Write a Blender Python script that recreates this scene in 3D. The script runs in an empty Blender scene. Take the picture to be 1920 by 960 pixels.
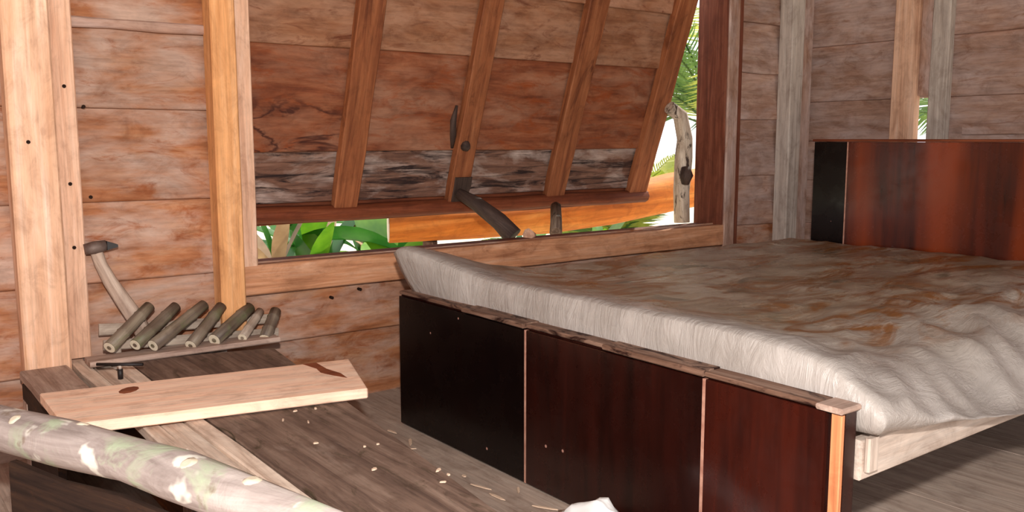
import bpy, bmesh, math, random
from mathutils import Vector, Matrix, noise, Euler
R = random.Random(7)
sc = bpy.context.scene
col = sc.collection

# ---------------------------------------------------------------- camera, sky, sun, flash, exposure
CAMZ = 1.0
PITCH = math.atan(220/1689.0)
YAW = math.radians(52.75)
cd = bpy.data.cameras.new('camera'); cd.sensor_width = 36.0; cd.lens = 36.0*1689/1920
cd.clip_start = 0.02; cd.clip_end = 300
cam = bpy.data.objects.new('camera', cd); col.objects.link(cam)
cam.location = (0, 0, CAMZ)
cam.rotation_euler = Euler((math.pi/2-PITCH, 0, YAW-math.pi/2), 'XYZ')
sc.camera = cam

w = bpy.data.worlds.new('sky'); sc.world = w; w.use_nodes = True
bg = w.node_tree.nodes['Background']
bg.inputs['Color'].default_value = (0.97, 0.97, 1.0, 1); bg.inputs['Strength'].default_value = 1.9

sd = bpy.data.lights.new('sun', 'SUN'); sd.energy = 4.5; sd.angle = math.radians(1.0); sd.color = (1, .93, .80)
sun = bpy.data.objects.new('sun', sd); col.objects.link(sun)
sun.rotation_euler = Vector((-.75, -.38, -.9)).to_track_quat('-Z', 'Y').to_euler()

fd = bpy.data.lights.new('camera_flash', 'POINT'); fd.energy = 300; fd.shadow_soft_size = 0.035; fd.color = (1.0, .955, .91)
fl = bpy.data.objects.new('camera_flash', fd); col.objects.link(fl); fl.location = (0.0, -0.02, 1.30)

vs = sc.view_settings
vs.view_transform = 'Standard'; vs.look = 'None'; vs.exposure = 0.0; vs.gamma = 1.0; vs.use_curve_mapping = False
sc.cycles.max_bounces = 6; sc.cycles.sample_clamp_indirect = 4

# ---------------------------------------------------------------- materials
def lin(c):
    return tuple(((x/255)/12.92 if x/255 <= .04045 else ((x/255+.055)/1.055)**2.4) for x in c) + (1,)
def nd(nt, t, **kw):
    n = nt.nodes.new(t)
    for k, v in kw.items(): setattr(n, k, v)
    return n
def ramp(nt, fac, stops):
    r = nd(nt, 'ShaderNodeValToRGB'); e = r.color_ramp.elements
    while len(e) < len(stops): e.new(.5)
    for i, (p, c) in enumerate(stops): e[i].position = p; e[i].color = c
    nt.links.new(fac, r.inputs[0]); return r.outputs[0]
def mix(nt, fac, a, b, mode='MIX'):
    m = nd(nt, 'ShaderNodeMix', data_type='RGBA', blend_type=mode)
    for s, v in ((0, fac), (6, a), (7, b)):
        if hasattr(v, 'links'): nt.links.new(v, m.inputs[s])
        else: m.inputs[s].default_value = v
    return m.outputs[2]
def noise_at(nt, vec, scale, detail=4, rough=.6, dist=0.0):
    n = nd(nt, 'ShaderNodeTexNoise'); n.inputs['Scale'].default_value = scale
    n.inputs['Detail'].default_value = detail; n.inputs['Roughness'].default_value = rough
    n.inputs['Distortion'].default_value = dist
    nt.links.new(vec, n.inputs['Vector']); return n.outputs['Fac']
def mat_base(name, rough=.7, spec=.3):
    m = bpy.data.materials.new(name); m.use_nodes = True; nt = m.node_tree
    b = nt.nodes['Principled BSDF']; b.inputs['Roughness'].default_value = rough
    b.inputs['Specular IOR Level'].default_value = spec
    return m, nt, b
def coords(nt, scale=(1, 1, 1), rnd=True):
    tc = nd(nt, 'ShaderNodeTexCoord'); v = tc.outputs['Object']
    if rnd:
        oi = nd(nt, 'ShaderNodeObjectInfo'); mm = nd(nt, 'ShaderNodeMath', operation='MULTIPLY')
        mm.inputs[1].default_value = 53.0; nt.links.new(oi.outputs['Random'], mm.inputs[0])
        va = nd(nt, 'ShaderNodeVectorMath', operation='ADD'); nt.links.new(v, va.inputs[0]); nt.links.new(mm.outputs[0], va.inputs[1]); v = va.outputs[0]
    mp = nd(nt, 'ShaderNodeMapping'); mp.inputs['Scale'].default_value = scale
    nt.links.new(v, mp.inputs['Vector']); return mp.outputs[0], v
def bump(nt, b, h, strength=.3, dist=.01):
    n = nd(nt, 'ShaderNodeBump'); n.inputs['Strength'].default_value = strength; n.inputs['Distance'].default_value = dist
    nt.links.new(h, n.inputs['Height']); nt.links.new(n.outputs[0], b.inputs['Normal'])
def wood(name, dark, mid, light, stain=None, stain_lo=.55, stain_hi=.7, grey=None, grey_lo=.5, grey_hi=.7, rough=.7, spec=.25,
         grain=(1.3, 22, 22), blotch=2.2, sstr=(.8, 2.2, 2.2), bstr=.35, vary=.25, knots=False, wavy=None):
    m, nt, b = mat_base(name, rough, spec)
    gv, v = coords(nt, grain)
    g = noise_at(nt, gv, 1.6, 6, .65, .6)
    c = ramp(nt, g, [(.30, lin(dark)), (.50, lin(mid)), (.70, lin(light))])
    bv, _ = coords(nt, (1.0, 2.6, 2.6))
    bl = noise_at(nt, bv, blotch, 5, .6, .4)
    if grey is not None:
        gf = ramp(nt, bl, [(grey_lo, (0, 0, 0, 1)), (grey_hi, (1, 1, 1, 1))])
        c = mix(nt, gf, c, lin(grey))
    if stain is not None:
        sv, _ = coords(nt, sstr); s = noise_at(nt, sv, blotch*1.7+1.0, 6, .7, 1.2)
        sf = ramp(nt, s, [(stain_lo, (0, 0, 0, 1)), (stain_hi, (1, 1, 1, 1))])
        c = mix(nt, sf, c, lin(stain))
    # fine dark fibres
    fv, _ = coords(nt, (grain[0]*3, grain[1]*5, grain[2]*5)); f = noise_at(nt, fv, 1.2, 4, .7)
    ff = ramp(nt, f, [(.28, (.80, .80, .80, 1)), (.55, (1.05, 1.05, 1.05, 1))])
    c = mix(nt, 1.0, c, ff, 'MULTIPLY')
    pn, _ = coords(nt, (5, 9, 9)); pf = noise_at(nt, pn, 1.6, 5, .7, .8)
    c = mix(nt, 1.0, c, ramp(nt, pf, [(.30, (.74, .70, .68, 1)), (.5, (1, 1, 1, 1)), (.72, (1.14, 1.12, 1.10, 1))]), 'MULTIPLY')
    if wavy is not None:
        wv_, _ = coords(nt, (1.6, 5, 5)); wn_ = noise_at(nt, wv_, 2.0, 4, .55, .8)
        tcw = nd(nt, 'ShaderNodeTexCoord'); sw = nd(nt, 'ShaderNodeSeparateXYZ'); nt.links.new(tcw.outputs['Object'], sw.inputs[0])
        ax = nd(nt, 'ShaderNodeMath', operation='ADD'); ax.inputs[1].default_value = 1.3; nt.links.new(sw.outputs['X'], ax.inputs[0])
        ay = nd(nt, 'ShaderNodeMath', operation='ADD'); ay.inputs[1].default_value = .3; nt.links.new(sw.outputs['Y'], ay.inputs[0])
        mk = mix(nt, 1.0, ramp(nt, ax.outputs[0], [(.56, (1, 1, 1, 1)), (.74, (0, 0, 0, 1))]), ramp(nt, ay.outputs[0], [(.24, (1, 1, 1, 1)), (.33, (0, 0, 0, 1))]), 'MULTIPLY')
        wf = ramp(nt, wn_, [(.45, (0, 0, 0, 1)), (.50, (.9, .9, .9, 1)), (.525, (.8, .8, .8, 1)), (.57, (0, 0, 0, 1))])
        c = mix(nt, mix(nt, 1.0, wf, mk, 'MULTIPLY'), c, lin(wavy))
    if knots:
        vo = nd(nt, 'ShaderNodeTexVoronoi'); vo.inputs['Scale'].default_value = 2.6
        kv, _ = coords(nt, (1, 2.2, 2.2)); nt.links.new(kv, vo.inputs['Vector'])
        kf = ramp(nt, vo.outputs['Distance'], [(.05, (1, 1, 1, 1)), (.09, (0, 0, 0, 1))])
        c = mix(nt, kf, c, lin((120, 62, 36)))
    if vary:
        oi = nd(nt, 'ShaderNodeObjectInfo')
        vr = ramp(nt, oi.outputs['Random'], [(0, (1-vary,)*3+(1,)), (1, (1+vary*.6,)*3+(1,))])
        c = mix(nt, 1.0, c, vr, 'MULTIPLY')
    nt.links.new(c, b.inputs['Base Color'])
    bump(nt, b, g, bstr, .006)
    return m
M = {}
M['wall'] = wood('weathered_wall_wood', (132, 78, 46), (158, 102, 68), (176, 130, 98), stain=(136, 70, 30), stain_lo=.54, stain_hi=.72, grey=(176, 146, 130), grey_lo=.40, grey_hi=.62, blotch=3, vary=.16, grain=(2.0, 14, 14), bstr=.2)
M['wall_pink'] = wood('grey_pink_wall_wood', (138, 102, 84), (160, 126, 110), (182, 152, 136), stain=(130, 86, 62), stain_lo=.54, stain_hi=.75, grey=(180, 156, 148), grey_lo=.42, grey_hi=.66, vary=.14, blotch=3, grain=(2.0, 14, 14), bstr=.2)
M['post'] = wood('pale_sawn_post_wood', (206, 156, 122), (226, 182, 152), (238, 206, 184), stain=(206, 150, 106), stain_lo=.6, stain_hi=.78, vary=.08, bstr=.15, grain=(1.0, 16, 16))
M['post_orange'] = wood('orange_sawn_post_wood', (196, 134, 84), (216, 156, 104), (228, 176, 130), vary=.06, bstr=.15, grain=(1.0, 16, 16))
M['trim'] = wood('pale_pink_trim_wood', (188, 140, 112), (214, 170, 142), (228, 190, 166), vary=.1, bstr=.15)
M['sill'] = wood('sill_wood', (150, 96, 66), (190, 134, 98), (206, 160, 130), stain=(122, 66, 40), stain_lo=.6, stain_hi=.8, vary=.1)
M['jamb'] = wood('dark_red_jamb_wood', (84, 42, 28), (112, 60, 42), (138, 84, 64), vary=.1)
M['grey_post'] = wood('silver_grey_post_wood', (150, 134, 124), (182, 168, 158), (200, 188, 178), vary=.1, bstr=.2)
M['shutter'] = wood('brown_shutter_wood', (118, 72, 48), (144, 96, 68), (164, 118, 90), stain=(96, 44, 22), stain_lo=.54, stain_hi=.72, grey=(166, 124, 100), grey_lo=.42, grey_hi=.66, vary=.12, blotch=3, grain=(2.0, 14, 14), bstr=.2)
M['shutter_wavy'] = wood('water_marked_shutter_wood', (98, 50, 32), (126, 70, 44), (148, 94, 66), stain=(132, 62, 24), stain_lo=.52, stain_hi=.70, grey=(146, 102, 80), grey_lo=.46, grey_hi=.68, vary=.05, blotch=3, grain=(2.0, 14, 14), bstr=.2, wavy=(58, 24, 18))
M['shutter_mould'] = wood('mouldy_shutter_wood', (72, 48, 40), (112, 80, 66), (138, 108, 94), stain=(40, 26, 25), stain_lo=.50, stain_hi=.62, grey=(168, 150, 142), grey_lo=.48, grey_hi=.66, vary=.05, blotch=3.5, grain=(1.6, 20, 20), sstr=(.35, 3.2, 3.2))
M['batten'] = wood('reddish_batten_wood', (106, 56, 33), (140, 82, 50), (160, 102, 68), stain=(92, 46, 26), stain_lo=.55, stain_hi=.72, vary=.2)
M['rail_red'] = wood('dark_red_rail_wood', (78, 34, 18), (110, 54, 30), (134, 74, 46), vary=.1)
M['floor'] = wood('grey_floor_wood', (158, 136, 122), (178, 158, 144), (194, 176, 162), stain=(148, 120, 102), stain_lo=.58, stain_hi=.75, vary=.15, bstr=.3)
M['bench'] = wood('grey_bench_wood', (140, 112, 98), (172, 146, 132), (194, 172, 158), stain=(104, 82, 70), stain_lo=.58, stain_hi=.75, vary=.12)
M['bench_dark'] = wood('dark_bench_slab_wood', (84, 66, 58), (116, 94, 82), (144, 122, 108), stain=(66, 56, 40), stain_lo=.55, stain_hi=.7, grey=(150, 132, 120), grey_lo=.6, grey_hi=.8, vary=.05, blotch=4)
M['bench_pale'] = wood('bleached_bench_wood', (180, 154, 136), (212, 190, 172), (228, 212, 196), vary=.06)
M['pale_plank'] = wood('fresh_sawn_plank_wood', (246, 196, 164), (252, 214, 188), (253, 226, 204), stain=(246, 194, 158), stain_lo=.6, stain_hi=.8, vary=0, bstr=.08, grain=(.7, 14, 14))
M['stain_brown'] = wood('brown_bark_mark', (112, 56, 34), (140, 76, 48), (160, 96, 64), vary=0)
M['apron'] = wood('rotten_brown_board', (52, 30, 18), (92, 56, 30), (130, 84, 46), stain=(40, 24, 16), stain_lo=.5, stain_hi=.7)
M['apron_shade'] = wood('shade_black_board', (26, 18, 15), (46, 32, 26), (66, 46, 34), stain=(92, 58, 32), stain_lo=.58, stain_hi=.75, blotch=2.5)  # near-black colour stands in for the shade below bench and log
M['log_orange'] = wood('peeled_orange_log_wood', (176, 92, 30), (208, 122, 46), (226, 154, 76), vary=.05, bstr=.2, grain=(.6, 9, 9))
M['stick'] = wood('barked_stick_wood', (70, 54, 44), (104, 84, 70), (150, 134, 118), stain=(44, 34, 30), stain_lo=.55, stain_hi=.65, vary=.1, blotch=5)
M['stick_pale'] = wood('peeling_stick_wood', (150, 130, 112), (184, 166, 148), (206, 192, 176), stain=(66, 50, 42), stain_lo=.54, stain_hi=.62, vary=.05, blotch=5)
M['stick_dark'] = wood('blackened_prop_wood', (44, 32, 28), (66, 50, 44), (90, 72, 64), vary=.1)
M['bed_rail'] = wood('pale_bed_rail_wood', (166, 146, 132), (194, 176, 162), (210, 196, 184), stain=(120, 96, 70), stain_lo=.62, stain_hi=.72, vary=.05)
M['strip_orange'] = wood('raw_edge_strip_wood', (188, 112, 72), (208, 134, 90), (218, 154, 112), vary=.04, bstr=.1)
M['ledge'] = wood('worn_ledge_wood', (90, 62, 48), (124, 94, 78), (150, 124, 108), stain=(40, 18, 12), stain_lo=.5, stain_hi=.62, vary=.05, blotch=4)
M['handle'] = wood('grey_handle_wood', (140, 116, 100), (174, 150, 134), (192, 172, 156), vary=.1)
M['roof'] = wood('dark_roof_wood', (60, 42, 32), (84, 62, 48), (104, 80, 64))

def veneer(name, a, bcol, rough=.22, warm=None, spec=.5):
    m, nt, b = mat_base(name, rough, spec)
    gv, v = coords(nt, (14, 1.1, 14))
    g = noise_at(nt, gv, 2, 5, .6, .3)
    c = ramp(nt, g, [(.3, lin(a)), (.7, lin(bcol))])
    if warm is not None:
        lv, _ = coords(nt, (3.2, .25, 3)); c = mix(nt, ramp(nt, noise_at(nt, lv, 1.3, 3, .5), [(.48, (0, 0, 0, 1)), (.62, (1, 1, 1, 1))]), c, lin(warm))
    vo = nd(nt, 'ShaderNodeTexVoronoi'); vo.inputs['Scale'].default_value = 16; nt.links.new(v, vo.inputs['Vector'])
    wn = nd(nt, 'ShaderNodeTexWhiteNoise'); nt.links.new(vo.outputs['Position'], wn.inputs['Vector'])
    keep = ramp(nt, wn.outputs['Value'], [(.86, (0, 0, 0, 1)), (.87, (1, 1, 1, 1))])
    dot = ramp(nt, vo.outputs['Distance'], [(.055, (1, 1, 1, 1)), (.085, (0, 0, 0, 1))])
    sp = mix(nt, 1.0, keep, dot, 'MULTIPLY')
    c = mix(nt, sp, c, lin((176, 130, 116)))
    nt.links.new(c, b.inputs['Base Color'])
    rr = ramp(nt, noise_at(nt, v, 6, 5, .7), [(.3, (rough-.06,)*3+(1,)), (.7, (rough+.16,)*3+(1,))])
    nt.links.new(rr, b.inputs['Roughness'])
    return m
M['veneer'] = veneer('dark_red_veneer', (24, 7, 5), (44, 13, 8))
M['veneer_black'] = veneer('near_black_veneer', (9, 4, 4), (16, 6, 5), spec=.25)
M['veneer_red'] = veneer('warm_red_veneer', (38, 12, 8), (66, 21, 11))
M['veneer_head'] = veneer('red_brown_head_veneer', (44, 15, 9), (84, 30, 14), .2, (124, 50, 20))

def cover_mat():
    m, nt, b = mat_base('stained_plastic_cover', .4, .5)
    v, raw = coords(nt, (1, 1, 1), False)
    tc = nd(nt, 'ShaderNodeTexCoord'); sx = nd(nt, 'ShaderNodeSeparateXYZ'); nt.links.new(tc.outputs['Object'], sx.inputs[0])
    # the sleeping surface is worn and stained, the foot and near margins are lighter
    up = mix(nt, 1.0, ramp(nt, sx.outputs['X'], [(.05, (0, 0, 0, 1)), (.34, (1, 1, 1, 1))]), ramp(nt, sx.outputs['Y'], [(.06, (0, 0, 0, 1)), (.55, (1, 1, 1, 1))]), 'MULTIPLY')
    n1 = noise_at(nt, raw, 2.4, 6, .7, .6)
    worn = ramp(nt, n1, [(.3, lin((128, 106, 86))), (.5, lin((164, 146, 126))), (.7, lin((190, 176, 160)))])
    margin_tone = ramp(nt, noise_at(nt, raw, 7, 5, .6), [(.3, lin((156, 147, 140))), (.7, lin((182, 174, 168)))])
    c = mix(nt, up, margin_tone, worn)
    sv, _ = coords(nt, (1.6, 4.0, 2), False)
    sf = ramp(nt, noise_at(nt, sv, 2.0, 6, .68, 1.0), [(.47, (0, 0, 0, 1)), (.60, (.95, .95, .95, 1))])
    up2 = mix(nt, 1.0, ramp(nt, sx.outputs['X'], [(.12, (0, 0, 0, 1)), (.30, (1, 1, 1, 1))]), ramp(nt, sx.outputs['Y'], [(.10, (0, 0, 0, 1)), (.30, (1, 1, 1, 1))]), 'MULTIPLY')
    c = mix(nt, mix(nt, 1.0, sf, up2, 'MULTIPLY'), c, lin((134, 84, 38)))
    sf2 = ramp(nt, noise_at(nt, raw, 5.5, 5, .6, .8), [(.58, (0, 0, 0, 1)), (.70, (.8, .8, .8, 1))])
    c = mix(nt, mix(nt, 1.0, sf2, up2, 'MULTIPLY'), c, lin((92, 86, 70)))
    nt.links.new(c, b.inputs['Base Color'])
    rr = ramp(nt, noise_at(nt, raw, 3.1, 4, .6), [(.35, (.18,)*3+(1,)), (.65, (.42,)*3+(1,))]); nt.links.new(rr, b.inputs['Roughness'])
    wv, _ = coords(nt, (2.2, 7, 2), False)
    bump(nt, b, noise_at(nt, wv, 2.8, 7, .68, 1.4), .42, .025)
    return m
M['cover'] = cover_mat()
def lichen_mat():
    m, nt, b = mat_base('lichen_bark', .85, .15)
    gv, v = coords(nt, (1.5, 9, 9))
    c = ramp(nt, noise_at(nt, gv, 2, 6, .65, .5), [(.3, lin((136, 122, 116))), (.5, lin((178, 164, 158))), (.7, lin((208, 196, 188)))])
    n = noise_at(nt, v, 7, 5, .6, .6)
    c = mix(nt, ramp(nt, n, [(.55, (0, 0, 0, 1)), (.66, (1, 1, 1, 1))]), c, lin((178, 188, 160)))
    n2 = noise_at(nt, v, 10, 3, .5, .3)
    c = mix(nt, ramp(nt, n2, [(.6, (0, 0, 0, 1)), (.66, (1, 1, 1, 1))]), c, lin((236, 232, 220)))
    n3 = noise_at(nt, v, 13, 4, .6)
    c = mix(nt, ramp(nt, n3, [(.63, (0, 0, 0, 1)), (.72, (1, 1, 1, 1))]), c, lin((134, 116, 100)))
    nt.links.new(c, b.inputs['Base Color']); bump(nt, b, n, .6, .012); return m
M['lichen'] = lichen_mat()
def simple(name, rgb, rough=.6, spec=.3, var=None, scale=8, metal=0):
    m, nt, b = mat_base(name, rough, spec); b.inputs['Metallic'].default_value = metal
    v, raw = coords(nt)
    c = ramp(nt, noise_at(nt, raw, scale, 4, .6), [(.3, lin(var or rgb)), (.7, lin(rgb))])
    nt.links.new(c, b.inputs['Base Color']); return m
M['black_iron'] = simple('black_iron', (22, 17, 17), .55, .4, (34, 24, 22))
M['rust_iron'] = simple('grey_rusty_iron', (128, 112, 104), .6, .4, (84, 60, 52), 22, .3)
M['bamboo'] = wood('old_bamboo_skin', (84, 70, 62), (116, 100, 86), (140, 126, 108), stain=(104, 104, 74), stain_lo=.5, stain_hi=.65, vary=.15, bstr=.2, rough=.5)
M['bamboo_pale'] = wood('bleached_bamboo_skin', (150, 132, 118), (176, 158, 142), (194, 180, 164), vary=.1, rough=.5)
M['bamboo_cut'] = simple('bamboo_cut_end', (224, 212, 190), .8, .2, (204, 188, 164), 30)
M['hole'] = simple('dark_nail_hole', (40, 26, 20), .9, .1)
M['paper'] = simple('white_paper', (253, 253, 252), .8, .2, (250, 250, 249))
M['chip'] = simple('pale_wood_chip', (226, 200, 176), .8, .2, (204, 172, 146), 20)
M['groove'] = simple('pale_groove_strip', (196, 150, 130), .7, .2, (150, 100, 84), 30)
M['sand'] = simple('bright_sand', (236, 226, 200), .95, .1, (222, 210, 178), 1.5)
def leaf(name, a, bcol, trans=.5):
    m = bpy.data.materials.new(name); m.use_nodes = True; nt = m.node_tree; nt.nodes.clear()
    out = nd(nt, 'ShaderNodeOutputMaterial'); d = nd(nt, 'ShaderNodeBsdfDiffuse'); t = nd(nt, 'ShaderNodeBsdfTranslucent')
    gl = nd(nt, 'ShaderNodeBsdfGlossy'); gl.inputs['Roughness'].default_value = .35
    v, raw = coords(nt)
    c = ramp(nt, noise_at(nt, raw, 3, 4, .6), [(.35, lin(a)), (.65, lin(bcol))])
    nt.links.new(c, d.inputs[0]); nt.links.new(c, t.inputs[0])
    ms = nd(nt, 'ShaderNodeMixShader'); ms.inputs[0].default_value = trans
    nt.links.new(d.outputs[0], ms.inputs[1]); nt.links.new(t.outputs[0], ms.inputs[2])
    m2 = nd(nt, 'ShaderNodeMixShader'); m2.inputs[0].default_value = .06
    nt.links.new(ms.outputs[0], m2.inputs[1]); nt.links.new(gl.outputs[0], m2.inputs[2])
    nt.links.new(m2.outputs[0], out.inputs[0]); return m
M['palm'] = leaf('palm_leaf', (58, 92, 40), (112, 138, 66))
M['palm_yellow'] = leaf('yellow_palm_leaf', (130, 146, 40), (186, 190, 84))
M['broad'] = leaf('broad_green_leaf', (70, 128, 24), (128, 178, 40))
M['broad_dark'] = leaf('deep_green_leaf', (34, 84, 28), (60, 118, 40))
M['dry'] = leaf('dry_brown_leaf', (136, 104, 74), (188, 160, 122), .3)
M['trunk'] = wood('palm_trunk_bark', (96, 80, 66), (128, 110, 92), (152, 136, 116), grain=(6, 3, 3))

# ---------------------------------------------------------------- object helpers
def tag(o, label=None, cat=None, group=None, kind=None):
    if label: o['label'] = label
    if cat: o['category'] = cat
    if group: o['group'] = group
    if kind: o['kind'] = kind
    return o
def empty(name, loc):
    o = bpy.data.objects.new(name, None); col.objects.link(o); o.location = loc; o.empty_display_size = .1; return o
MW = {}
def link(name, me, mats, parent=None, mw=Matrix.Identity(4), smooth=False):
    for m in (mats if isinstance(mats, (list, tuple)) else [mats]): me.materials.append(M[m] if isinstance(m, str) else m)
    o = bpy.data.objects.new(name, me); col.objects.link(o)
    if smooth:
        for p in me.polygons: p.use_smooth = True
    place(o, mw, parent); return o
def place(o, mw, parent=None):
    MW[o.name] = mw
    if parent is not None:
        o.parent = parent
        pm = MW.get(parent.name, Matrix.Translation(parent.location))
        o.matrix_parent_inverse = pm.inverted()
    loc, rot, scl = mw.decompose()
    o.location = loc; o.rotation_euler = rot.to_euler(); o.scale = scl
def mesh(name, verts, faces):
    me = bpy.data.meshes.new(name); me.from_pydata([tuple(v) for v in verts], [], faces); me.update(); return me
def frame(origin, x, y):
    x = Vector(x).normalized(); z = x.cross(Vector(y)).normalized(); y = z.cross(x)
    m = Matrix((x, y, z)).transposed().to_4x4(); m.translation = Vector(origin); return m
def plank_mesh(L, Wd, T, n=3, jit=.003, ch=.004, rnd=R):
    vs, fs = [], []
    ch = min(ch, T*.35, Wd*.35)
    for i in range(n+1):
        x = -L/2+L*i/n
        jy0, jy1, jz = (rnd.uniform(-jit, jit) for _ in range(3))
        a, b = Wd/2, T/2
        prof = [(-a+ch, -b), (a-ch, -b), (a, -b+ch), (a, b-ch), (a-ch, b), (-a+ch, b), (-a, b-ch), (-a, -b+ch)]
        for (y, z) in prof: vs.append((x, y+(jy1 if y > 0 else jy0), z+jz*.4))
    for i in range(n):
        for k in range(8):
            a, b = i*8+k, i*8+(k+1) % 8; fs.append((a, b, b+8, a+8))
    fs.append(tuple(range(7, -1, -1))); fs.append(tuple(n*8+k for k in range(8)))
    return mesh('plank', vs, fs)
def plank(name, a, b, wdir, width, thick, mat, parent=None, jit=.003, n=3, ch=.004):
    a, b = Vector(a), Vector(b)
    me = plank_mesh((b-a).length, width, thick, n, jit, ch)
    return link(name, me, mat, parent, frame((a+b)/2, b-a, wdir))
def box(name, lo, hi, mat, parent=None, axis=None, ch=.004, jit=0.0, n=1):
    lo, hi = Vector(lo), Vector(hi); d = hi-lo; c = (lo+hi)/2
    ax = axis if axis is not None else max(range(3), key=lambda i: d[i])
    rest = [i for i in range(3) if i != ax]; wi = max(rest, key=lambda i: d[i]); ti = [i for i in rest if i != wi][0]
    u = Vector((0, 0, 0)); u[ax] = 1; v = Vector((0, 0, 0)); v[wi] = 1
    return link(name, plank_mesh(d[ax], d[wi], d[ti], n, jit, ch), mat, parent, frame(c, u, v))
def tube_mesh(pts, rads, seg=12, cap=True, jit=0.0, flat=1.0, rnd=R, center=None):
    pts = [Vector(p) for p in pts]; vs, fs = [], []
    up = Vector((0, 0, 1)) if abs((pts[-1]-pts[0]).normalized().z) < .7 else Vector((.2, 1, 0)).normalized()
    for i, p in enumerate(pts):
        t = (pts[min(i+1, len(pts)-1)]-pts[max(i-1, 0)]).normalized()
        u = t.cross(up);  u = u.normalized() if u.length > 1e-3 else Vector((1, 0, 0)); v = u.cross(t).normalized()
        for k in range(seg):
            a = 2*math.pi*k/seg; r = rads[i]*(1+rnd.uniform(-jit, jit))
            vs.append(p+u*math.cos(a)*r+v*math.sin(a)*r*flat)
    for i in range(len(pts)-1):
        for k in range(seg):
            a, b = i*seg+k, i*seg+(k+1) % seg; fs.append((a, b, b+seg, a+seg))
    if cap: fs.append(tuple(range(seg-1, -1, -1))); fs.append(tuple((len(pts)-1)*seg+k for k in range(seg)))
    return vs, fs
def tube(name, pts, rads, mat, parent=None, seg=12, jit=0.0, flat=1.0, smooth=True):
    """tube whose local x axis runs along its length so that the grain follows it"""
    pts = [Vector(p) for p in pts]
    d = pts[-1]-pts[0]; ref = Vector((0, 0, 1)) if abs(d.normalized().z) < .9 else Vector((0, 1, 0))
    mw = frame((pts[0]+pts[-1])/2, d, ref.cross(d)); inv = mw.inverted()
    vs, fs = tube_mesh(pts, rads, seg, True, jit, flat)
    me = mesh(name, [inv @ v for v in vs], fs)
    o = link(name, me, mat, parent, mw, smooth)
    if smooth:
        for p in me.polygons:
            if len(p.vertices) > 4: p.use_smooth = False
    return o

# ---------------------------------------------------------------- the setting
YW = 3.11      # inner face of the back wall
XR = 4.45      # inner face of the right wall
XL = -1.7; YB = -2.6
def struct(name, loc): return tag(empty(name, loc), kind='structure')

# floor boards run towards the back wall
flo = struct('floor', ((XL+XR)/2, .2, 0))
x = XL
while x < XR+.05:
    wd = .20+R.uniform(-.015, .02)
    plank('floor_board', (x+wd/2, YB, -.014+R.uniform(-.002, .002)), (x+wd/2, YW+.03, -.014+R.uniform(-.002, .002)), (1, 0, 0), wd+.001, .028, 'floor', flo, jit=0, ch=.0012)
    x += wd
# back wall
wb = struct('wall_back', ((XL+XR)/2, YW, 0))
WIN0, WIN1, SILLZ, HEADZ = 1.17, 3.72, .555, 1.86
seams = [-.03, .265, .545, .81, 1.11, 1.355, 1.62, 1.88, 2.14, 2.45]
for i in range(len(seams)-1):
    z0, z1 = seams[i], seams[i+1]
    spans = [(XL, XR+.03)] if (z1 <= .546 or z0 >= 1.87) else [(XL, WIN0-.03), (WIN1+.03, XR+.03)]
    for s, (xa, xb) in enumerate(spans):
        dy = R.uniform(-.001, .001); mt = 'wall' if s == 0 else 'wall_pink'
        tl = Vector((0, .035, z1-z0+.02))       # each board leans out at its foot over the head of the one below
        plank('wall_plank', (xa, YW+.020+dy, (z0+z1)/2), (xb, YW+.020+dy, (z0+z1)/2+R.uniform(-.006, .006)), tl, z1-z0+.022, .022, mt, wb, n=5, jit=.0025)
# lapped ledge of the high plank at the left
plank('wall_batten', (.60, YW-.006, 1.362), (1.07, YW-.006, 1.362), (0, 0, 1), .034, .022, 'wall_pink', wb)
for nx, nz in [(.67, .815), (.665, 1.1), (1.5, .40), (2.1, .36), (1.62, .42)]:
    vs_, fs_ = tube_mesh([(nx, YW-.010, nz), (nx, YW+.01, nz)], [.006, .006], 8); link('nail', mesh('nail', vs_, fs_), 'hole', wb)
# right wall, with a narrow slit between two posts
wr = struct('wall_right', (XR, .3, 0))
seams = [-.03, .27, .53, .78, 1.0, 1.215, 1.515, 1.80, 2.1, 2.45]
for i in range(len(seams)-1):
    z0, z1 = seams[i], seams[i+1]
    spans = [(YB, YW)] if z0 > 1.2 else [(YB, 2.36), (2.475, YW)]
    for (ya, yb) in spans:
        dx = R.uniform(-.008, .008)
        plank('wall_plank', (XR+.022+dx*.2, ya, (z0+z1)/2), (XR+.022+dx*.2, yb, (z0+z1)/2+R.uniform(-.006, .006)), (.035, 0, z1-z0+.02), z1-z0+.022, .022, 'wall_pink', wr, n=4)
plank('wall_plank', (XR-.012, .9, 1.055), (XR-.012, 2.20, 1.045), (0, 0, 1), .055, .02, 'wall_pink', wr)
# left wall and roof, outside the frame
wl = struct('wall_left', (XL, .3, 0))
for i in range(8):      # unseen wall stops short: an opening added to let more fill light in
    plank('wall_plank', (XL-.014, 1.3, .15+i*.3), (XL-.014, YW, .15+i*.3), (.03, 0, .3), .318, .022, 'wall', wl)
ce = struct('ceiling', ((XL+XR)/2, .4, 2.47))
x = XL-.3
while x < XR+.3:
    plank('ceiling_board', (x+.2, YB-.4, 2.47), (x+.2, YW+.55, 2.47), (1, 0, 0), .395, .03, 'roof', ce); x += .4

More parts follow.
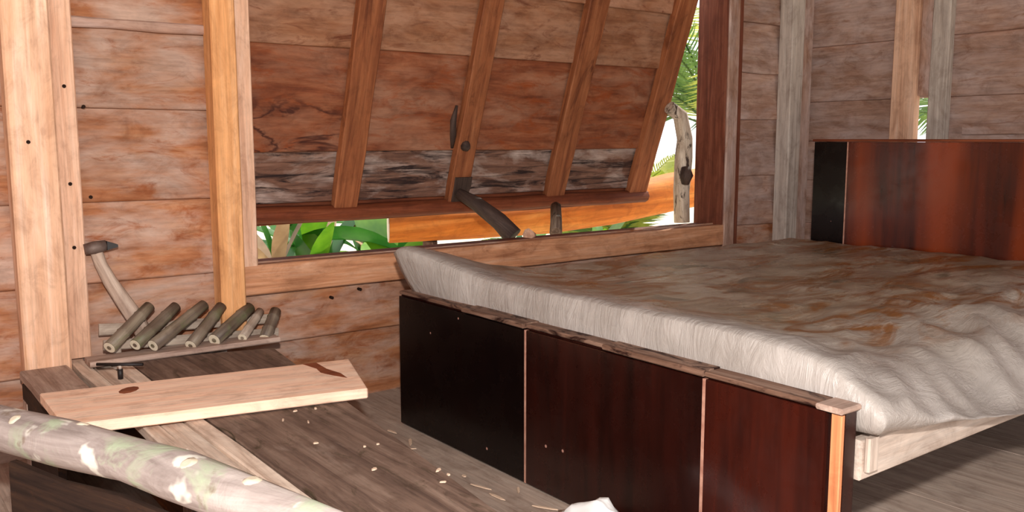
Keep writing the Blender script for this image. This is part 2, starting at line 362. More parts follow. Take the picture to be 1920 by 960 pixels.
# posts
t1 = tag(empty('trim_1', (.5, 3.06, .3)), 'broad pale sawn post at the left edge with nailed side board', kind='structure')
box('post', (.440, 3.025, 0), (.570, 3.108, 2.45), 'post', t1, jit=.002, n=4, ch=.006)
box('side_board', (.571, 3.075, .305), (.640, 3.108, 2.45), 'trim', t1, n=3)
for nz in (1.16, .86, .66): 
    vs_, fs_ = tube_mesh([(.607, 3.073, nz), (.607, 3.09, nz)], [.006, .006], 8); link('nail', mesh('nail', vs_, fs_), 'hole', t1)
for nx, nz in ((.49, .99),):
    vs_, fs_ = tube_mesh([(nx, 3.023, nz), (nx, 3.04, nz)], [.006, .006], 8); link('nail', mesh('nail', vs_, fs_), 'hole', t1)
t2 = tag(empty('trim_2', (1.1, 3.06, .3)), 'orange sawn post at the left side of the window', kind='structure')
box('post', (1.052, 3.028, .305), (1.138, 3.108, 2.45), 'post_orange', t2, jit=.0015, n=3, ch=.005)
t3 = tag(empty('trim_3', (4.2, 3.05, 0)), 'silver grey post standing in the room corner', kind='structure')
box('post', (4.185, 3.02, 0), (4.29, 3.108, 2.45), 'grey_post', t3, jit=.003, n=4, ch=.005)
box('side_board', (4.292, 3.04, 0), (4.40, 3.108, 2.45), 'wall_pink', t3, n=3)
t4 = tag(empty('trim_4', (4.4, 2.5, 0)), 'pale post on the right wall left of the bright slit', kind='structure')
box('post', (XR-.05, 2.434, 0), (XR, 2.565, 2.45), 'trim', t4, jit=.002, n=3)
box('side_board', (XR-.03, 2.372, 1.215), (XR-.004, 2.4335, 2.45), 'wall_pink', t4)
t5 = tag(empty('trim_5', (4.4, 2.3, 0)), 'narrow mauve-grey post on the right wall right of the bright slit', kind='structure')
box('post', (XR-.05, 2.275, 0), (XR, 2.368, 2.45), 'grey_post', t5, jit=.002, n=3)

# window frame
wi = tag(empty('window_1', (2.44, 3.1, SILLZ)), 'wide window opening with plain board frame', kind='structure')
box('jamb', (1.142, 3.068, SILLZ-.03), (1.202, 3.26, HEADZ), 'trim', wi, n=3)
box('jamb', (3.722, 3.075, SILLZ-.03), (3.748, 3.275, HEADZ), 'jamb', wi, n=3)
box('jamb_trim', (3.72, 3.06, .44), (3.80, 3.074, HEADZ), 'wall_pink', wi, n=3)
box('jamb_trim', (3.80, 3.07, .44), (3.84, 3.10, HEADZ), 'jamb', wi, n=3)
box('sill', (1.142, 3.066, .448), (3.76, 3.108, SILLZ), 'sill', wi, n=6, jit=.002)
box('sill_board', (1.203, 3.109, .525), (3.72, 3.26, SILLZ-.004), 'jamb', wi, n=3)
box('window_head', (1.14, 3.07, HEADZ), (3.80, 3.26, HEADZ+.07), 'trim', wi, n=3)

# ---------------------------------------------------------------- shutter, hinged at the head and pushed out at the foot
HG = Vector((0, 3.19, 1.85)); BT = Vector((0, 3.60, .648))
sdir = (HG-BT).normalized(); SL = (HG-BT).length; snor = Vector((0, -sdir.z, sdir.y))   # towards the room
sh = tag(empty('window_shutter', (2.4, 3.60, .64)), 'large brown plank shutter with four battens, pushed outwards from the window', 'shutter')
sx0, sx1 = 1.16, 3.635
def sp(x, s, d=0): return Vector((x, 0, 0))+BT+sdir*s+snor*d
cuts = [0, .10, .325, .765, 1.05, SL]
mats = ['rail_red', 'shutter_mould', 'shutter_wavy', 'shutter', 'shutter']
for i in range(5):
    a, b = cuts[i], cuts[i+1]; off = R.uniform(-.003, .003)-.014
    plank('shutter_plank', sp(sx0, (a+b)/2, off), sp(sx1, (a+b)/2+R.uniform(-.004, .004), off), sdir*(b-a)-snor*.030, b-a+.018, .022, mats[i], sh, n=6, jit=.003)
tube('bottom_rail', [sp(sx0+(sx1-sx0)*k/8, .045+R.uniform(-.004, .004), .022) for k in range(9)], [.046]*9, 'rail_red', sh, seg=10, flat=.8)
for bx, bw in ((1.785, .115), (2.365, .105), (2.968, .12), (3.562, .13)):
    plank('batten', sp(bx, .075, .024), sp(bx, SL, .024), (1, 0, 0), bw, .044, 'batten', sh, n=5, jit=.003)
plank('batten_end', sp(2.372, .070, .0475), sp(2.372, .20, .0475), (1, 0, 0), .09, .006, 'stick_dark', sh, n=3, jit=.006)
# split and knob half way down the second batten
tube('batten_knob', [sp(2.345, .352, .035), sp(2.352, .355, .058), sp(2.36, .358, .066)], [.026, .024, .012], 'stick_dark', sh, seg=10)
tube('bark_scar', [sp(2.302, .33, .006), sp(2.296, .39, .008), sp(2.286, .46, .006), sp(2.292, .53, .004)], [.010, .017, .016, .006], 'stick_dark', sh, seg=8)

# props that hold the shutter off
def stick(name, pts, rads, mat, label, cat='prop stick', parts=()):
    e = tag(empty(name, pts[0]), label, cat)
    tube('shaft', pts, rads, mat, e, seg=12, jit=.06); return e
s1 = stick('prop_stick', [(3.672, 3.31, SILLZ-.004), (3.668, 3.315, .72), (3.684, 3.32, .90), (3.69, 3.32, 1.0), (3.66, 3.33, 1.12), (3.585, 3.34, 1.165)],
      [.044, .043, .048, .042, .040, .034], 'stick_pale', 'crooked barked stick with a dark knot at the right end of the window')
tube('knot', [(3.648, 3.272, .76), (3.645, 3.262, .805), (3.65, 3.272, .85)], [.02, .036, .024], 'stick_dark', s1, seg=10)
s2 = stick('prop_stick', [(2.345, 3.50, .748), (2.40, 3.43, .70), (2.46, 3.33, .62), (2.495, 3.27, .555)], [.024, .034, .041, .046], 'stick_dark', 'dark tapered prop slanting from the second batten to the sill')
tube('pale_split', [(2.535, 3.215, .565), (2.575, 3.225, .556)], [.03, .018], 'trim', s2, seg=8)
s3 = stick('prop_stick', [(2.775, 3.30, SILLZ-.004), (2.84, 3.375, .60), (2.915, 3.47, .66)], [.031, .028, .028], 'stick', 'short upright brown stub between sill and shutter under the third batten')

# peeled log lying across the outside
lg = tag(empty('peeled_log', (3.3, 4.02, .47)), 'thick orange peeled log lying across outside behind the shutter', 'log')
tube('trunk', [(2.245, 3.98, .558), (2.8, 3.99, .552), (3.3, 4.0, .555), (3.8, 4.03, .585), (4.4, 4.06, .655), (5.2, 4.1, .72)], [.082, .090, .100, .112, .126, .13], 'log_orange', lg, seg=20, jit=.012)
tube('cut_face', [(2.239, 3.98, .558), (2.2455, 3.98, .558)], [.077, .077], 'bamboo_cut', lg, seg=20)
for o in lg.children:        # the end was sawn askew
    mwl = MW[o.name]; ivl = mwl.inverted(); vs_ = o.data.vertices
    for v in (vs_ if o.name.startswith('cut_face') else list(vs_)[:20]):
        p = mwl @ v.co; p.x += .50*(p.y-3.98); v.co = ivl @ p
for px in (2.5, 4.9):
    f = tag(empty('log_trestle', (px, 4.02, -.6)), 'forked post %s the orange log outside' % ('under the cut end of' if px < 3 else 'under the far right end of'), 'post')
    zt = .468 if px < 3 else .555
    tube('stem', [(px, 4.0, -.6), (px+.01, 4.02, .1), (px, 4.0 if px < 3 else 4.08, zt)], [.05, .045, .04], 'stick', f, seg=10, jit=.05)

# ---------------------------------------------------------------- bed
FX = 1.556
bed = tag(empty('bed', (FX, .96, 0)), 'dark red veneered double bed with bare side rail beside the window wall', 'bed')
fb = box('footboard', (FX+.012, .9725, 0), (FX+.050, 2.70, .462), 'veneer', bed, axis=1)
ys = [2.70, 1.985, 1.325, 1.005]
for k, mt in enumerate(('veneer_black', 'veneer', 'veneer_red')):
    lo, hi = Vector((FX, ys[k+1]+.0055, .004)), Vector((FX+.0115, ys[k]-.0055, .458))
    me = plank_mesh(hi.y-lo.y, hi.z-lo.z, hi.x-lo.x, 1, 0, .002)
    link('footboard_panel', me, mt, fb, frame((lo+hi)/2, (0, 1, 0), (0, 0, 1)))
for gy in (1.985, 1.325): box('joint_strip', (FX+.0005, gy-.005, .004), (FX+.0115, gy+.005, .458), 'groove', fb, ch=.001)
box('edge_strip', (FX-.001, .973, .002), (FX+.0115, .997, .458), 'strip_orange', fb, ch=.002)
lx = FX-.006
for (ya, yb, dz, xo) in ((2.705, 2.30, .0, .012), (2.30, 1.99, .003, 0), (1.99, 1.66, .0, .014), (1.66, 1.325, .003, 0), (1.325, 1.03, .0, .006)):
    box('top_ledge', (lx+xo, yb+.001, .4625), (FX+.060, ya-.001, .474+dz), 'ledge', fb, axis=1, jit=.0015, n=3, ch=.003)
box('top_cap', (lx-.002, .966, .4625), (FX+.055, 1.028, .475), 'bench', fb, ch=.003)
# side rails and slats
sr = box('side_rail', (FX+.06, .962, .315), (3.66, .992, .398), 'bed_rail', bed, jit=.002, n=4)
box('rail_cleat', (FX+.062, .948, .335), (FX+.10, .961, .405), 'bed_rail', sr)
box('side_rail', (FX+.06, 2.64, .315), (3.66, 2.67, .398), 'bed_rail', bed, n=3)
for k in range(12):
    sx = FX+.15+k*.178
    box('bed_slat', (sx, .995, .372), (sx+.08, 2.637, .394), 'bed_rail', bed)
# headboard
HX = 3.70
hb = box('headboard', (HX, .80, 0), (HX+.045, 2.52, .985), 'veneer_black', bed, axis=1)
ys = [2.52, 2.345, 1.40, .80]
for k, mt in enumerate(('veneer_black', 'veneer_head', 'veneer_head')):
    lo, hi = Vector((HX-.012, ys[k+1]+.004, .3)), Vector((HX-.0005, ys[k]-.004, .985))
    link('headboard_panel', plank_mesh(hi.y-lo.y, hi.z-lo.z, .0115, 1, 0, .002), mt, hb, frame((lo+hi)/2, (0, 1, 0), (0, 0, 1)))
for gy in (2.345, 1.40): box('joint_strip', (HX-.012, gy-.0035, .3), (HX-.001, gy+.0035, .985), 'groove', hb, ch=.001)
box('headboard_cap', (HX-.016, .80, .986), (HX+.05, 2.525, .998), 'rail_red', hb, axis=1, ch=.003)

# mattress
def mattress():
    nx, ny, nz = 96, 76, 5
    X0, X1, Y0, Y1 = 1.622, 3.685, .935, 2.665
    Z0, Z1 = .405, .512
    o0 = Vector((X0, Y0, Z0))
    bm = bmesh.new(); grid = {}
    def P(u, v, t):      # u foot>head, v near>far, t bottom>top
        u = u**1.25
        x = X0+(X1-X0)*u; y = Y0+(Y1-Y0)*v
        dx = x-X0; dn = y-Y0; df = Y1-y; du = min(dx, X1-x)
        top = Z1+.018*u
        # the foot edge stands up as a ridge, lower towards the near corner
        top += (.056-.030*max(0, 1-dn/.45)**1.5)*math.exp(-(dx/.20)**2)
        top -= .050*max(0, 1-dn/.34)**2.0*(1-math.exp(-(dx/.25)**2))
        top -= .055*max(0, 1-dn/.20)**1.7
        top -= .020*max(0, 1-df/.05)**2+.010*max(0, 1-du/.03)**2
        fac = math.exp(-(dn/.60)**2)
        wv = noise.noise(Vector((x*2.0+y*3.2, x*4.2-y*6.0, 3.1)))
        wv2 = noise.noise(Vector((x*9+y*14, y*5-x*3, 8.7)))
        wv3 = noise.noise(Vector((x*6-y*4, y*11+x*4, 2.7)))
        inn = min(1, dx/.10)
        top += (abs(wv)*-.034+.008)*(.30+1.0*fac)*inn+wv2*.007*fac*inn-abs(wv3)*.012*(.4+fac)*inn
        top += .010*noise.noise(Vector((x*2.3, y*2.3, 1.7)))*min(1, du/.15)
        z = Z0+(top-Z0)*t
        # the far foot corner curls up and out
        d = math.hypot(dx*.7, df); c = max(0, 1-d/.42); lift = c*c*(3-2*c)
        z += lift*(.030+.042*t)
        x -= .085*lift*t; y += .030*lift*t
        # sides bulge a little, and the near side sags over the rail towards the head
        x -= .010*math.sin(math.pi*t)*max(0, 1-dx/.05)
        y -= .020*math.sin(math.pi*t)*max(0, 1-dn/.05)
        nr = max(0, 1-dn/.10)
        sag = 1-math.exp(-(dx/.62)**2)
        z -= .072*nr*sag; y -= .035*nr*sag
        # lifted flap at the near foot corner
        e = math.hypot(dx, dn); k = max(0, 1-e/.16); z += .016*k*(1-t)*(.5+.5*math.sin(20*dx+.4))
        return Vector((x, y, z))-o0
    def vert(i, j, k):
        key = (i, j, k)
        if key not in grid: grid[key] = bm.verts.new(P(i/nx, j/ny, k/nz))
        return grid[key]
    for i in range(nx):
        for j in range(ny):
            bm.faces.new((vert(i, j, nz), vert(i+1, j, nz), vert(i+1, j+1, nz), vert(i, j+1, nz)))
            bm.faces.new((vert(i, j, 0), vert(i, j+1, 0), vert(i+1, j+1, 0), vert(i+1, j, 0)))
    for k in range(nz):
        for i in range(nx):
            bm.faces.new((vert(i, 0, k), vert(i+1, 0, k), vert(i+1, 0, k+1), vert(i, 0, k+1)))
            bm.faces.new((vert(i, ny, k), vert(i, ny, k+1), vert(i+1, ny, k+1), vert(i+1, ny, k)))
        for j in range(ny):
            bm.faces.new((vert(0, j, k), vert(0, j, k+1), vert(0, j+1, k+1), vert(0, j+1, k)))
            bm.faces.new((vert(nx, j, k), vert(nx, j+1, k), vert(nx, j+1, k+1), vert(nx, j, k+1)))
    me = bpy.data.meshes.new('mattress'); bm.to_mesh(me); bm.free()
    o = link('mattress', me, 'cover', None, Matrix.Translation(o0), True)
    return tag(o, 'stained grey mattress in a wrinkled plastic cover with one curled-up corner on the bed', 'mattress')
mattress()

# ---------------------------------------------------------------- low bench of boards at the left
be = tag(empty('bench', (.8, 1.9, 0)), 'low bench of weathered boards running up to the plank wall at the left', 'bench')
BZ = .30
def bboard(x0, x1, y0, y1, mat, t=.03, z=BZ, skew=0.0, name='bench_board'):
    plank(name, ((x0+x1)/2, y0, z-t/2), ((x0+x1)/2+skew, y1, z-t/2), (1, 0, 0), x1-x0, t, mat, be, n=6, jit=.003)
bboard(.425, .555, 2.52, 3.022, 'bench')
bboard(.572, .612, 2.02, 3.07, 'bench_pale')
bboard(.616, .668, 1.0, 2.96, 'bench_pale', z=BZ-.004)
bboard(.672, .712, 1.0, 2.90, 'bench_pale', z=BZ+.003)
bboard(.618, 1.04, 2.972, 3.10, 'bench', z=BZ-.002)
def slab(name, pts, z0, z1, mat, parent):
    o_ = Vector((sum(p[0] for p in pts)/4, sum(p[1] for p in pts)/4, z1)); ax = (Vector((*pts[1], 0))-Vector((*pts[0], 0))).normalized()
    mw = frame(o_, ax, Vector((-ax.y, ax.x, 0))); iv = mw.inverted()
    vv = [iv @ Vector((x, y, z0)) for x, y in pts]+[iv @ Vector((x, y, z1)) for x, y in pts]
    me = mesh(name, vv, [(0, 1, 2, 3), (7, 6, 5, 4), (4, 5, 1, 0), (5, 6, 2, 1), (6, 7, 3, 2), (7, 4, 0, 3)])
    bm = bmesh.new(); bm.from_mesh(me); bmesh.ops.recalc_face_normals(bm, faces=bm.faces); bmesh.ops.bevel(bm, geom=bm.edges[:], offset=.003, segments=1, affect='EDGES'); bm.to_mesh(me); bm.free()
    return link(name, me, mat, parent, mw)
slab('bench_slab', [(.7165, .95), (.7165, 2.955), (1.155, 2.84), (.915, .95)], BZ-.03, BZ+.004, 'bench_dark', be)
for y in (1.15, 2.0, 2.95): box('crosspiece', (.46 if y > 2.2 else .60, y-.04, .215), (1.02, y+.04, .265), 'apron', be, n=2)
for (lx_, ly) in ((.63, 1.15), (.98, 1.15), (.63, 2.0), (.98, 2.0), (.46, 2.98), (1.0, 2.98)):
    box('leg', (lx_-.035, ly-.035, 0), (lx_+.035, ly+.035, .2145), 'bench', be, axis=2)
plank('shade_panel', (.438, 2.53, .134), (.438, 3.02, .134), (0, 0, 1), .26, .02, 'apron_shade', be, n=3)  # dark sheets added to paint the shaded hollow under the bench
plank('shade_panel', (.285, 2.20, .145), (.625, 1.30, .145), (0, 0, 1), .29, .022, 'apron_shade', be, n=5, jit=.006)
plank('apron', (.652, 1.0, .15), (.652, 2.9, .15), (0, 0, 1), .23, .025, 'apron', be, n=5, jit=.005)

# pale plank lying across the bench
pp = tag(empty('pale_plank', (.8, 2.3, BZ)), 'fresh pale plank with a knot and a dark bark mark lying across the bench', 'plank')
pa, pb = Vector((.40, 2.40, BZ+.022)), Vector((1.16, 2.245, BZ+.022))
# shape measured on the bench: four corners of the top face
top = [(.405, 2.585), (1.225, 2.43), (1.115, 2.105), (.40, 2.255)]
zb, zt = BZ+.008, BZ+.036
o_ = Vector((.80, 2.34, BZ)); axx = (Vector((*top[1], 0))-Vector((*top[0], 0))).normalized()
mwp = frame(o_, axx, (-axx.y, axx.x, 0))
inv = mwp.inverted()
vv = [inv @ Vector((x, y, zb)) for x, y in top]+[inv @ Vector((x, y, zt)) for x, y in top]
me = mesh('board', vv, [(0, 1, 2, 3), (7, 6, 5, 4), (4, 5, 1, 0), (5, 6, 2, 1), (6, 7, 3, 2), (7, 4, 0, 3)])
bm = bmesh.new(); bm.from_mesh(me); bmesh.ops.recalc_face_normals(bm, faces=bm.faces); bmesh.ops.bevel(bm, geom=bm.edges[:], offset=.003, segments=1, affect='EDGES'); bm.to_mesh(me); bm.free()
bd = link('board', me, 'pale_plank', pp, mwp)
def patch(name, pts, z, th, mat, parent):
    n = len(pts); vs_ = [(x, y, z) for x, y in pts]+[(x, y, z+th) for x, y in pts]
    fs_ = [tuple(range(n-1, -1, -1)), tuple(range(n, 2*n))]+[(i, (i+1) % n, n+(i+1) % n, n+i) for i in range(n)]
    return link(name, mesh(name, vs_, fs_), mat, parent)
patch('bark_mark', [(1.085, 2.455), (1.125, 2.447), (1.118, 2.36), (1.128, 2.29), (1.12, 2.235), (1.10, 2.28), (1.085, 2.33), (1.095, 2.38)], zt-.0015, .002, 'stain_brown', pp)
patch('knot', [(.60+.026*math.cos(a)+.012*math.sin(a), 2.475+.030*math.sin(a)) for a in [k*math.pi/5 for k in range(10)]], zt-.0015, .002, 'stain_brown', pp)

# lichen covered log along the near left edge of the bench
ll = tag(empty('lichen_log', (.4, 1.9, BZ)), 'grey bark-covered log spotted with lichen lying along the near edge of the bench', 'log')
lp = [(.02, 2.78, .372), (.16, 2.44, .370), (.265, 2.215, .366), (.36, 2.03, .364), (.446, 1.855, .360), (.50, 1.71, .356), (.55, 1.56, .352), (.60, 1.40, .348), (.655, 1.22, .345)]
tube('trunk', lp, [.056, .056, .053, .056, .051, .055, .052, .048, .042], 'lichen', ll, seg=18, jit=.05, flat=.85)
for (t, ang, r) in ((3.2, 1.9, .017), (5.3, 1.2, .022), (6.3, 1.6, .020), (2.4, 1.1, .016)):
    i = int(t); p = Vector(lp[i]).lerp(Vector(lp[i+1]), t-i); d = (Vector(lp[i+1])-Vector(lp[i])).normalized(); s = d.cross(Vector((0, 0, 1))).normalized()
    n_ = (s*math.cos(ang)+Vector((0, 0, 1))*math.sin(ang)*.85)
    tube('lichen_knob', [p+n_*.040, p+n_*.051, p+n_*.056], [r, r*.9, r*.45], 'bamboo_cut', ll, seg=10)

# hand auger with a T handle
au = tag(empty('hand_auger', (.645, 2.76, BZ)), 'small black T-handled auger standing on the bench behind the pale plank', 'auger')
hv = Vector((math.sin(YAW), -math.cos(YAW), 0))
c0 = Vector((.648, 2.76, .341))
tube('handle', [c0-hv*.068, c0+hv*.068], [.005, .005], 'black_iron', au, seg=8)
tube('collar', [c0-Vector((0, 0, .014)), c0-Vector((0, 0, .0035))], [.0045, .005], 'bed_rail', au, seg=8)
tube('shaft', [Vector((c0.x, c0.y, BZ-.004)), c0-Vector((0, 0, .014))], [.0075, .008], 'black_iron', au, seg=8)

# bamboo rack
br = tag(empty('bamboo_rack', (.95, 2.98, BZ)), 'rack of short slanting bamboo poles on pale rails against the plank wall', 'rack')
poles = [((.661, 2.93, .358), (.815, 3.04, .453), .019), ((.737, 2.93, .356), (.90, 3.04, .443), .018), ((.791, 2.93, .346), (.994, 3.04, .438), .019),
         ((.909, 2.93, .330), (1.053, 3.04, .426), .019), ((.987, 2.93, .337), (1.153, 3.04, .41), .021), ((1.082, 2.93, .332), (1.19, 3.04, .393), .015), ((1.16, 2.93, .318), (1.24, 3.02, .392), .019)]
for k, (a, b, r) in enumerate(poles):
    r *= 1.08; a, b = Vector(a), Vector(b); d = (b-a)
    pts = [a+d*t for t in (0, .30, .325, .35, .72, .745, .77, 1.0)]
    p = tube('bamboo_pole', pts, [r, r, r*1.10, r, r*.97, r*1.07, r*.97, r*.95], 'bamboo_pale' if k == 5 else 'bamboo', br, seg=14)
    dn = d.normalized()
    tube('cut_end', [a-dn*.002, a-dn*.0005], [r*.93, r*.93], 'bamboo_cut', p, seg=14)
    tube('hollow', [a-dn*.0035, a-dn*.0021], [r*.36, r*.36], 'bamboo', p, seg=10)
for (ya, za) in ((2.985, .352), (3.035, .392)):
    plank('rack_rail', (.66, ya+.022, za), (1.24, ya+.022, za-.035), (0, 0, 1), .034, .012, 'bamboo_pale', br)
plank('rack_base', (.60, 2.955, .3145), (1.20, 2.935, .3165), (0, 1, 0), .09, .018, 'bench', br)
for (lx_, z1) in ((.70, .35), (1.19, .335)): box('rack_foot', (lx_-.012, 3.0, BZ), (lx_+.012, 3.006, z1), 'bamboo_pale', br)

# adze leaning on the wall
ad = tag(empty('adze', (.75, 3.05, BZ)), 'old adze with a curved grey handle leaning on the wall behind the bamboo', 'adze')
tube('handle', [(.800, 3.03, .345), (.77, 3.04, .42), (.738, 3.055, .48), (.705, 3.07, .545), (.682, 3.075, .60), (.668, 3.075, .655)], [.027, .027, .025, .022, .019, .019], 'handle', ad, seg=12, flat=.7)
hd = tube('head', [(.635, 3.07, .652), (.665, 3.07, .656), (.70, 3.066, .662)], [.017, .021, .017], 'rust_iron', ad, seg=10)
vs_ = [(.698, 3.045, .648), (.698, 3.085, .648), (.698, 3.085, .676), (.698, 3.045, .676), (.728, 3.035, .657), (.728, 3.088, .657), (.728, 3.088, .665), (.728, 3.035, .665)]
link('blade', mesh('blade', vs_, [(3, 2, 1, 0), (4, 5, 6, 7), (0, 1, 5, 4), (1, 2, 6, 5), (2, 3, 7, 6), (3, 0, 4, 7)]), 'black_iron', ad)

# crumpled white paper on the floor
bm = bmesh.new(); bmesh.ops.create_icosphere(bm, subdivisions=4, radius=1)
for v in bm.verts:
    n = v.co.normalized(); f = 1+.16*noise.noise(n*2.2)+.12*abs(noise.noise(n*5))+.05*noise.noise(n*11)
    v.co = Vector((n.x*.05*f, n.y*.165*f, (n.z*.085*f+.085) if n.z > -.6 else .03+.01*noise.noise(n*6)))
    v.co.z += .020*math.exp(-((v.co.y-.03)/.03)**2)*(n.z > 0)*n.z
me = bpy.data.meshes.new('crumpled_paper'); bm.to_mesh(me); bm.free()
tag(link('crumpled_paper', me, 'paper', None, Matrix.Translation((1.385, 1.455, -.026)), True), 'crumpled bright white paper on the floor at the foot of the bed', 'paper')

# wood chips: countable pale flakes on floor and bench
chipmesh = []
for k in range(4):
    n = 6; pts = [(.5*math.cos(a)*R.uniform(.7, 1.1), .5*math.sin(a)*R.uniform(.7, 1.1)) for a in [2*math.pi*i/n for i in range(n)]]
    vs_ = [(x, y, 0) for x, y in pts]+[(x*.9, y*.9, .14) for x, y in pts]
    chipmesh.append(mesh('wood_chip', vs_, [tuple(range(n-1, -1, -1)), tuple(range(n, 2*n))]+[(i, (i+1) % n, n+(i+1) % n, n+i) for i in range(n)]))
    chipmesh[-1].materials.append(M['chip'])
def chip(x, y, z, L, wd, rz, label, group):
    o = bpy.data.objects.new('wood_chip', R.choice(chipmesh)); col.objects.link(o)
    o.location = (x, y, z); o.scale = (L, wd, .02); o.rotation_euler = (0, 0, rz); tag(o, label, 'wood chip', group)
for k in range(46):
    y = R.uniform(1.55, 2.75); x = R.uniform(1.20, 1.53)
    chip(x, y, .0015, R.uniform(.02, .08), R.uniform(.006, .014), R.gauss(math.pi/2, .5), 'pale wood chip on the floor between bench and bed foot', 'wood chips on the floor')
for k in range(12):
    y = R.uniform(1.35, 2.2); xe = 1.02+.05*(y-1.0)
    chip(R.uniform(.77, xe-.06), y, BZ+.006, R.uniform(.008, .024), R.uniform(.005, .010), R.uniform(0, 3), 'small pale wood chip on the dark bench slab', 'wood chips on the bench')

# ---------------------------------------------------------------- outside
gr = box('ground', (-20, 3.2, -.75), (60, 90, -.6), 'sand', None); tag(gr, 'bright sandy ground outside the hut', kind='structure')
gs = box('ground', (4.6, -40, -.75), (60, 3.19, -.6), 'sand', None); tag(gs, 'bright sandy ground beyond the right wall', kind='structure')
gb = box('ground', (-40, -40, -.75), (4.59, 3.19, -.6), 'sand', None); tag(gb, 'bright sandy ground under and behind the hut', kind='structure')

def frond_mesh(L, droop, nl, ll, rnd):
    """local: grows along +x, arches up then droops in z; rachis tube plus folded leaflets"""
    vs, fs = [], []
    def C(t): return Vector((L*t*(1-.12*t*t), 0, L*(.30*t-droop*t*t)))
    pts = [C(i/10) for i in range(11)]
    v0, f0 = tube_mesh(pts, [.016*(1-.85*i/10) for i in range(11)], 5, True, 0, 1.0, rnd); vs += v0; fs += f0
    for i in range(nl):
        t = .14+.85*i/(nl-1); p = C(t); tan = (C(min(1, t+.02))-C(t-.02)).normalized()
        l = ll*(math.sin(math.pi*min(1, t*.9+.12))**.6)*rnd.uniform(.85, 1.1)
        for s in (-1, 1):
            side = Vector((0, s, 0))
            d = (tan*.62+side*.8+Vector((0, 0, -.18+rnd.uniform(-.12, .08)))).normalized()
            w_ = tan*.014+Vector((0, 0, .005))
            mid = p+d*l*.5+Vector((0, 0, .01)); tip = p+d*l+Vector((0, 0, -.16*l))
            b = len(vs); vs += [p-w_*.6, p+w_*.6, mid+w_, tip, mid-w_]; fs += [(b, b+1, b+2, b+4), (b+4, b+2, b+3)]
    return mesh('frond', vs, fs)
def palm(loc, h, n, L, label, seed, mats=('palm', 'palm', 'palm_yellow'), elev=(.1, 1.1), az=None, group=None):
    rn = random.Random(seed); e = tag(empty('palm_tree', loc), label, 'palm tree', group)
    base = Vector(loc); top = base+Vector((.06*h, .04*h, h))
    tube('trunk', [base, base.lerp(top, .3), base.lerp(top, .65)+Vector((.03, 0, 0)), top], [.13, .10, .09, .085], 'trunk', e, seg=12, jit=.05)
    ms = [frond_mesh(L*rn.uniform(.85, 1.1), rn.uniform(.35, .6), 40, L*.26, rn) for _ in range(4)]
    used = set()
    for k in range(n):
        a = 2*math.pi*k/n+rn.uniform(-.2, .2) if az is None else az[k % len(az)]+rn.uniform(-.12, .12)
        el = rn.uniform(*elev); me = rn.choice(ms)
        if not len(me.materials): me.materials.append(M[rn.choice(mats)])
        o = bpy.data.objects.new('frond', me); col.objects.link(o)
        mw = Matrix.Translation(top) @ Matrix.Rotation(a, 4, 'Z') @ Matrix.Rotation(-el, 4, 'Y') @ Matrix.Rotation(rn.uniform(-.3, .3), 4, 'X')
        place(o, mw, e)
    return e
palm((7.3, 6.2, -.6), 1.7, 16, 2.1, 'young palm with fronds reaching across the right end of the window', 3)
palm((9.2, 9.5, -.6), 2.4, 12, 2.6, 'taller palm standing farther off beyond the right end of the window', 5)
palm((5.7, 6.1, -.6), .35, 15, 1.5, 'low palm whose fronds show under the right half of the shutter', 9)
palm((11.0, 5.2, -.6), 1.7, 13, 1.9, 'palm seen through the slit in the right wall', 12)

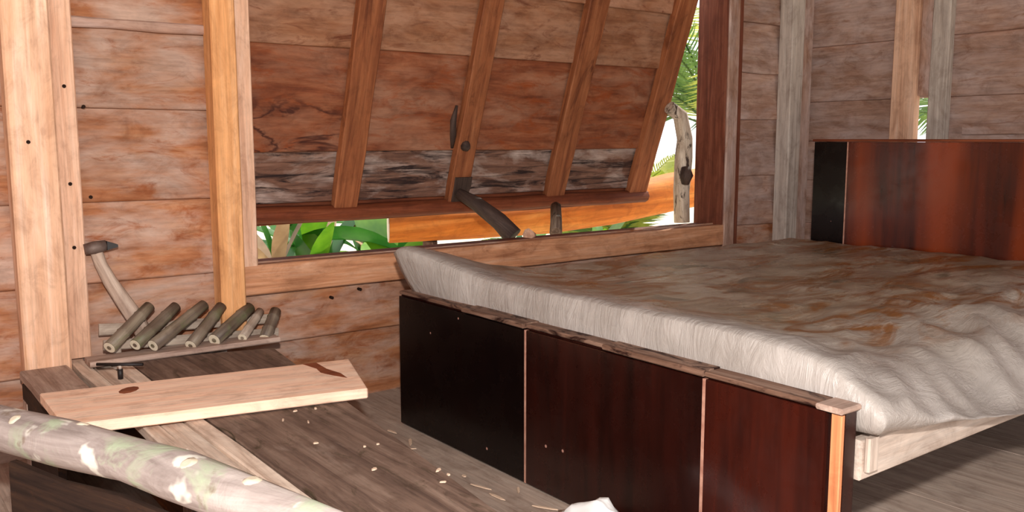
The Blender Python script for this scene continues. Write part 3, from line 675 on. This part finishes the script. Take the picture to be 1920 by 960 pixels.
def blade_mesh(L, Wd, bend, rnd, fold=.25):
    vs, fs = [], []; n = 8
    for i in range(n+1):
        t = i/n; wv = Wd*(math.sin(math.pi*min(1, t*.93+.05))**.7)*.5
        x = L*(t-.25*bend*t*t); z = L*(.0*t-bend*t*t*.6)
        vs += [(x, -wv, z+fold*wv), (x, 0, z), (x, wv, z+fold*wv)]
    for i in range(n):
        a = i*3; fs += [(a, a+3, a+4, a+1), (a+1, a+4, a+5, a+2)]
    return mesh('leaf', vs, fs)
def leafy(loc, n, L, Wd, mats, label, seed, h=.5, elev=(.2, 1.3), cat='plant', name='leafy_plant'):
    rn = random.Random(seed); e = tag(empty(name, loc), label, cat); base = Vector(loc)
    tube('stem', [base, base+Vector((.01, 0, h*.5)), base+Vector((0, .02, h))], [.03, .026, .02], 'dry' if 'dry' in mats else 'trunk', e, seg=8)
    for k in range(n):
        a = 2*math.pi*k/n+rn.uniform(-.4, .4); el = rn.uniform(*elev)
        me = blade_mesh(L*rn.uniform(.7, 1.15), Wd*rn.uniform(.7, 1.2), rn.uniform(.2, .8), rn)
        mw = Matrix.Translation(base+Vector((0, 0, h*rn.uniform(.4, 1)))) @ Matrix.Rotation(a, 4, 'Z') @ Matrix.Rotation(-el, 4, 'Y') @ Matrix.Rotation(rn.uniform(-.6, .6), 4, 'X')
        link('leaf', me, rn.choice(mats), e, mw, True)
leafy((2.75, 4.75, -.6), 11, .75, .24, ['broad', 'broad', 'broad_dark'], 'broad-leaved bright green plant outside just left of the orange log', 21, .95)
leafy((2.30, 5.0, -.6), 13, .75, .18, ['broad_dark', 'broad', 'dry'], 'broad-leaved plant with a few dry leaves below the left half of the shutter', 23, .9)
leafy((1.95, 4.7, -.6), 11, .6, .09, ['dry', 'dry', 'broad_dark'], 'withered brown plant outside at the left end of the window', 27, .95, elev=(.5, 1.4))
leafy((1.65, 5.7, -.6), 13, .8, .13, ['broad_dark', 'broad_dark', 'dry'], 'dark green bush behind the withered brown plant', 29, .9)
leafy((3.2, 5.6, -.6), 11, .7, .15, ['dry', 'broad', 'palm_yellow'], 'pale yellowing plant behind the cut end of the orange log', 31, .8)
leafy((3.75, 4.9, -.6), 11, .55, .10, ['broad', 'palm_yellow', 'broad_dark'], 'small narrow-leaved plant outside below the third batten', 33, .75)
leafy((4.7, 5.1, -.6), 11, .55, .10, ['broad', 'palm_yellow', 'palm'], 'small light green plant outside below the right end of the shutter', 35, .65)
leafy((3.2, 7.5, -.6), 16, 1.0, .26, ['broad_dark', 'broad_dark', 'dry'], 'dense dark bush farther back beyond the left end of the window', 41, .9)
leafy((4.5, 8.6, -.6), 16, 1.05, .28, ['broad_dark', 'broad', 'dry'], 'dense bush farther back beyond the cut end of the orange log', 43, .8)
leafy((1.35, 4.5, -.6), 14, .6, .14, ['broad_dark', 'dry', 'broad_dark'], 'low dark bush outside tight against the left window post', 45, .85)
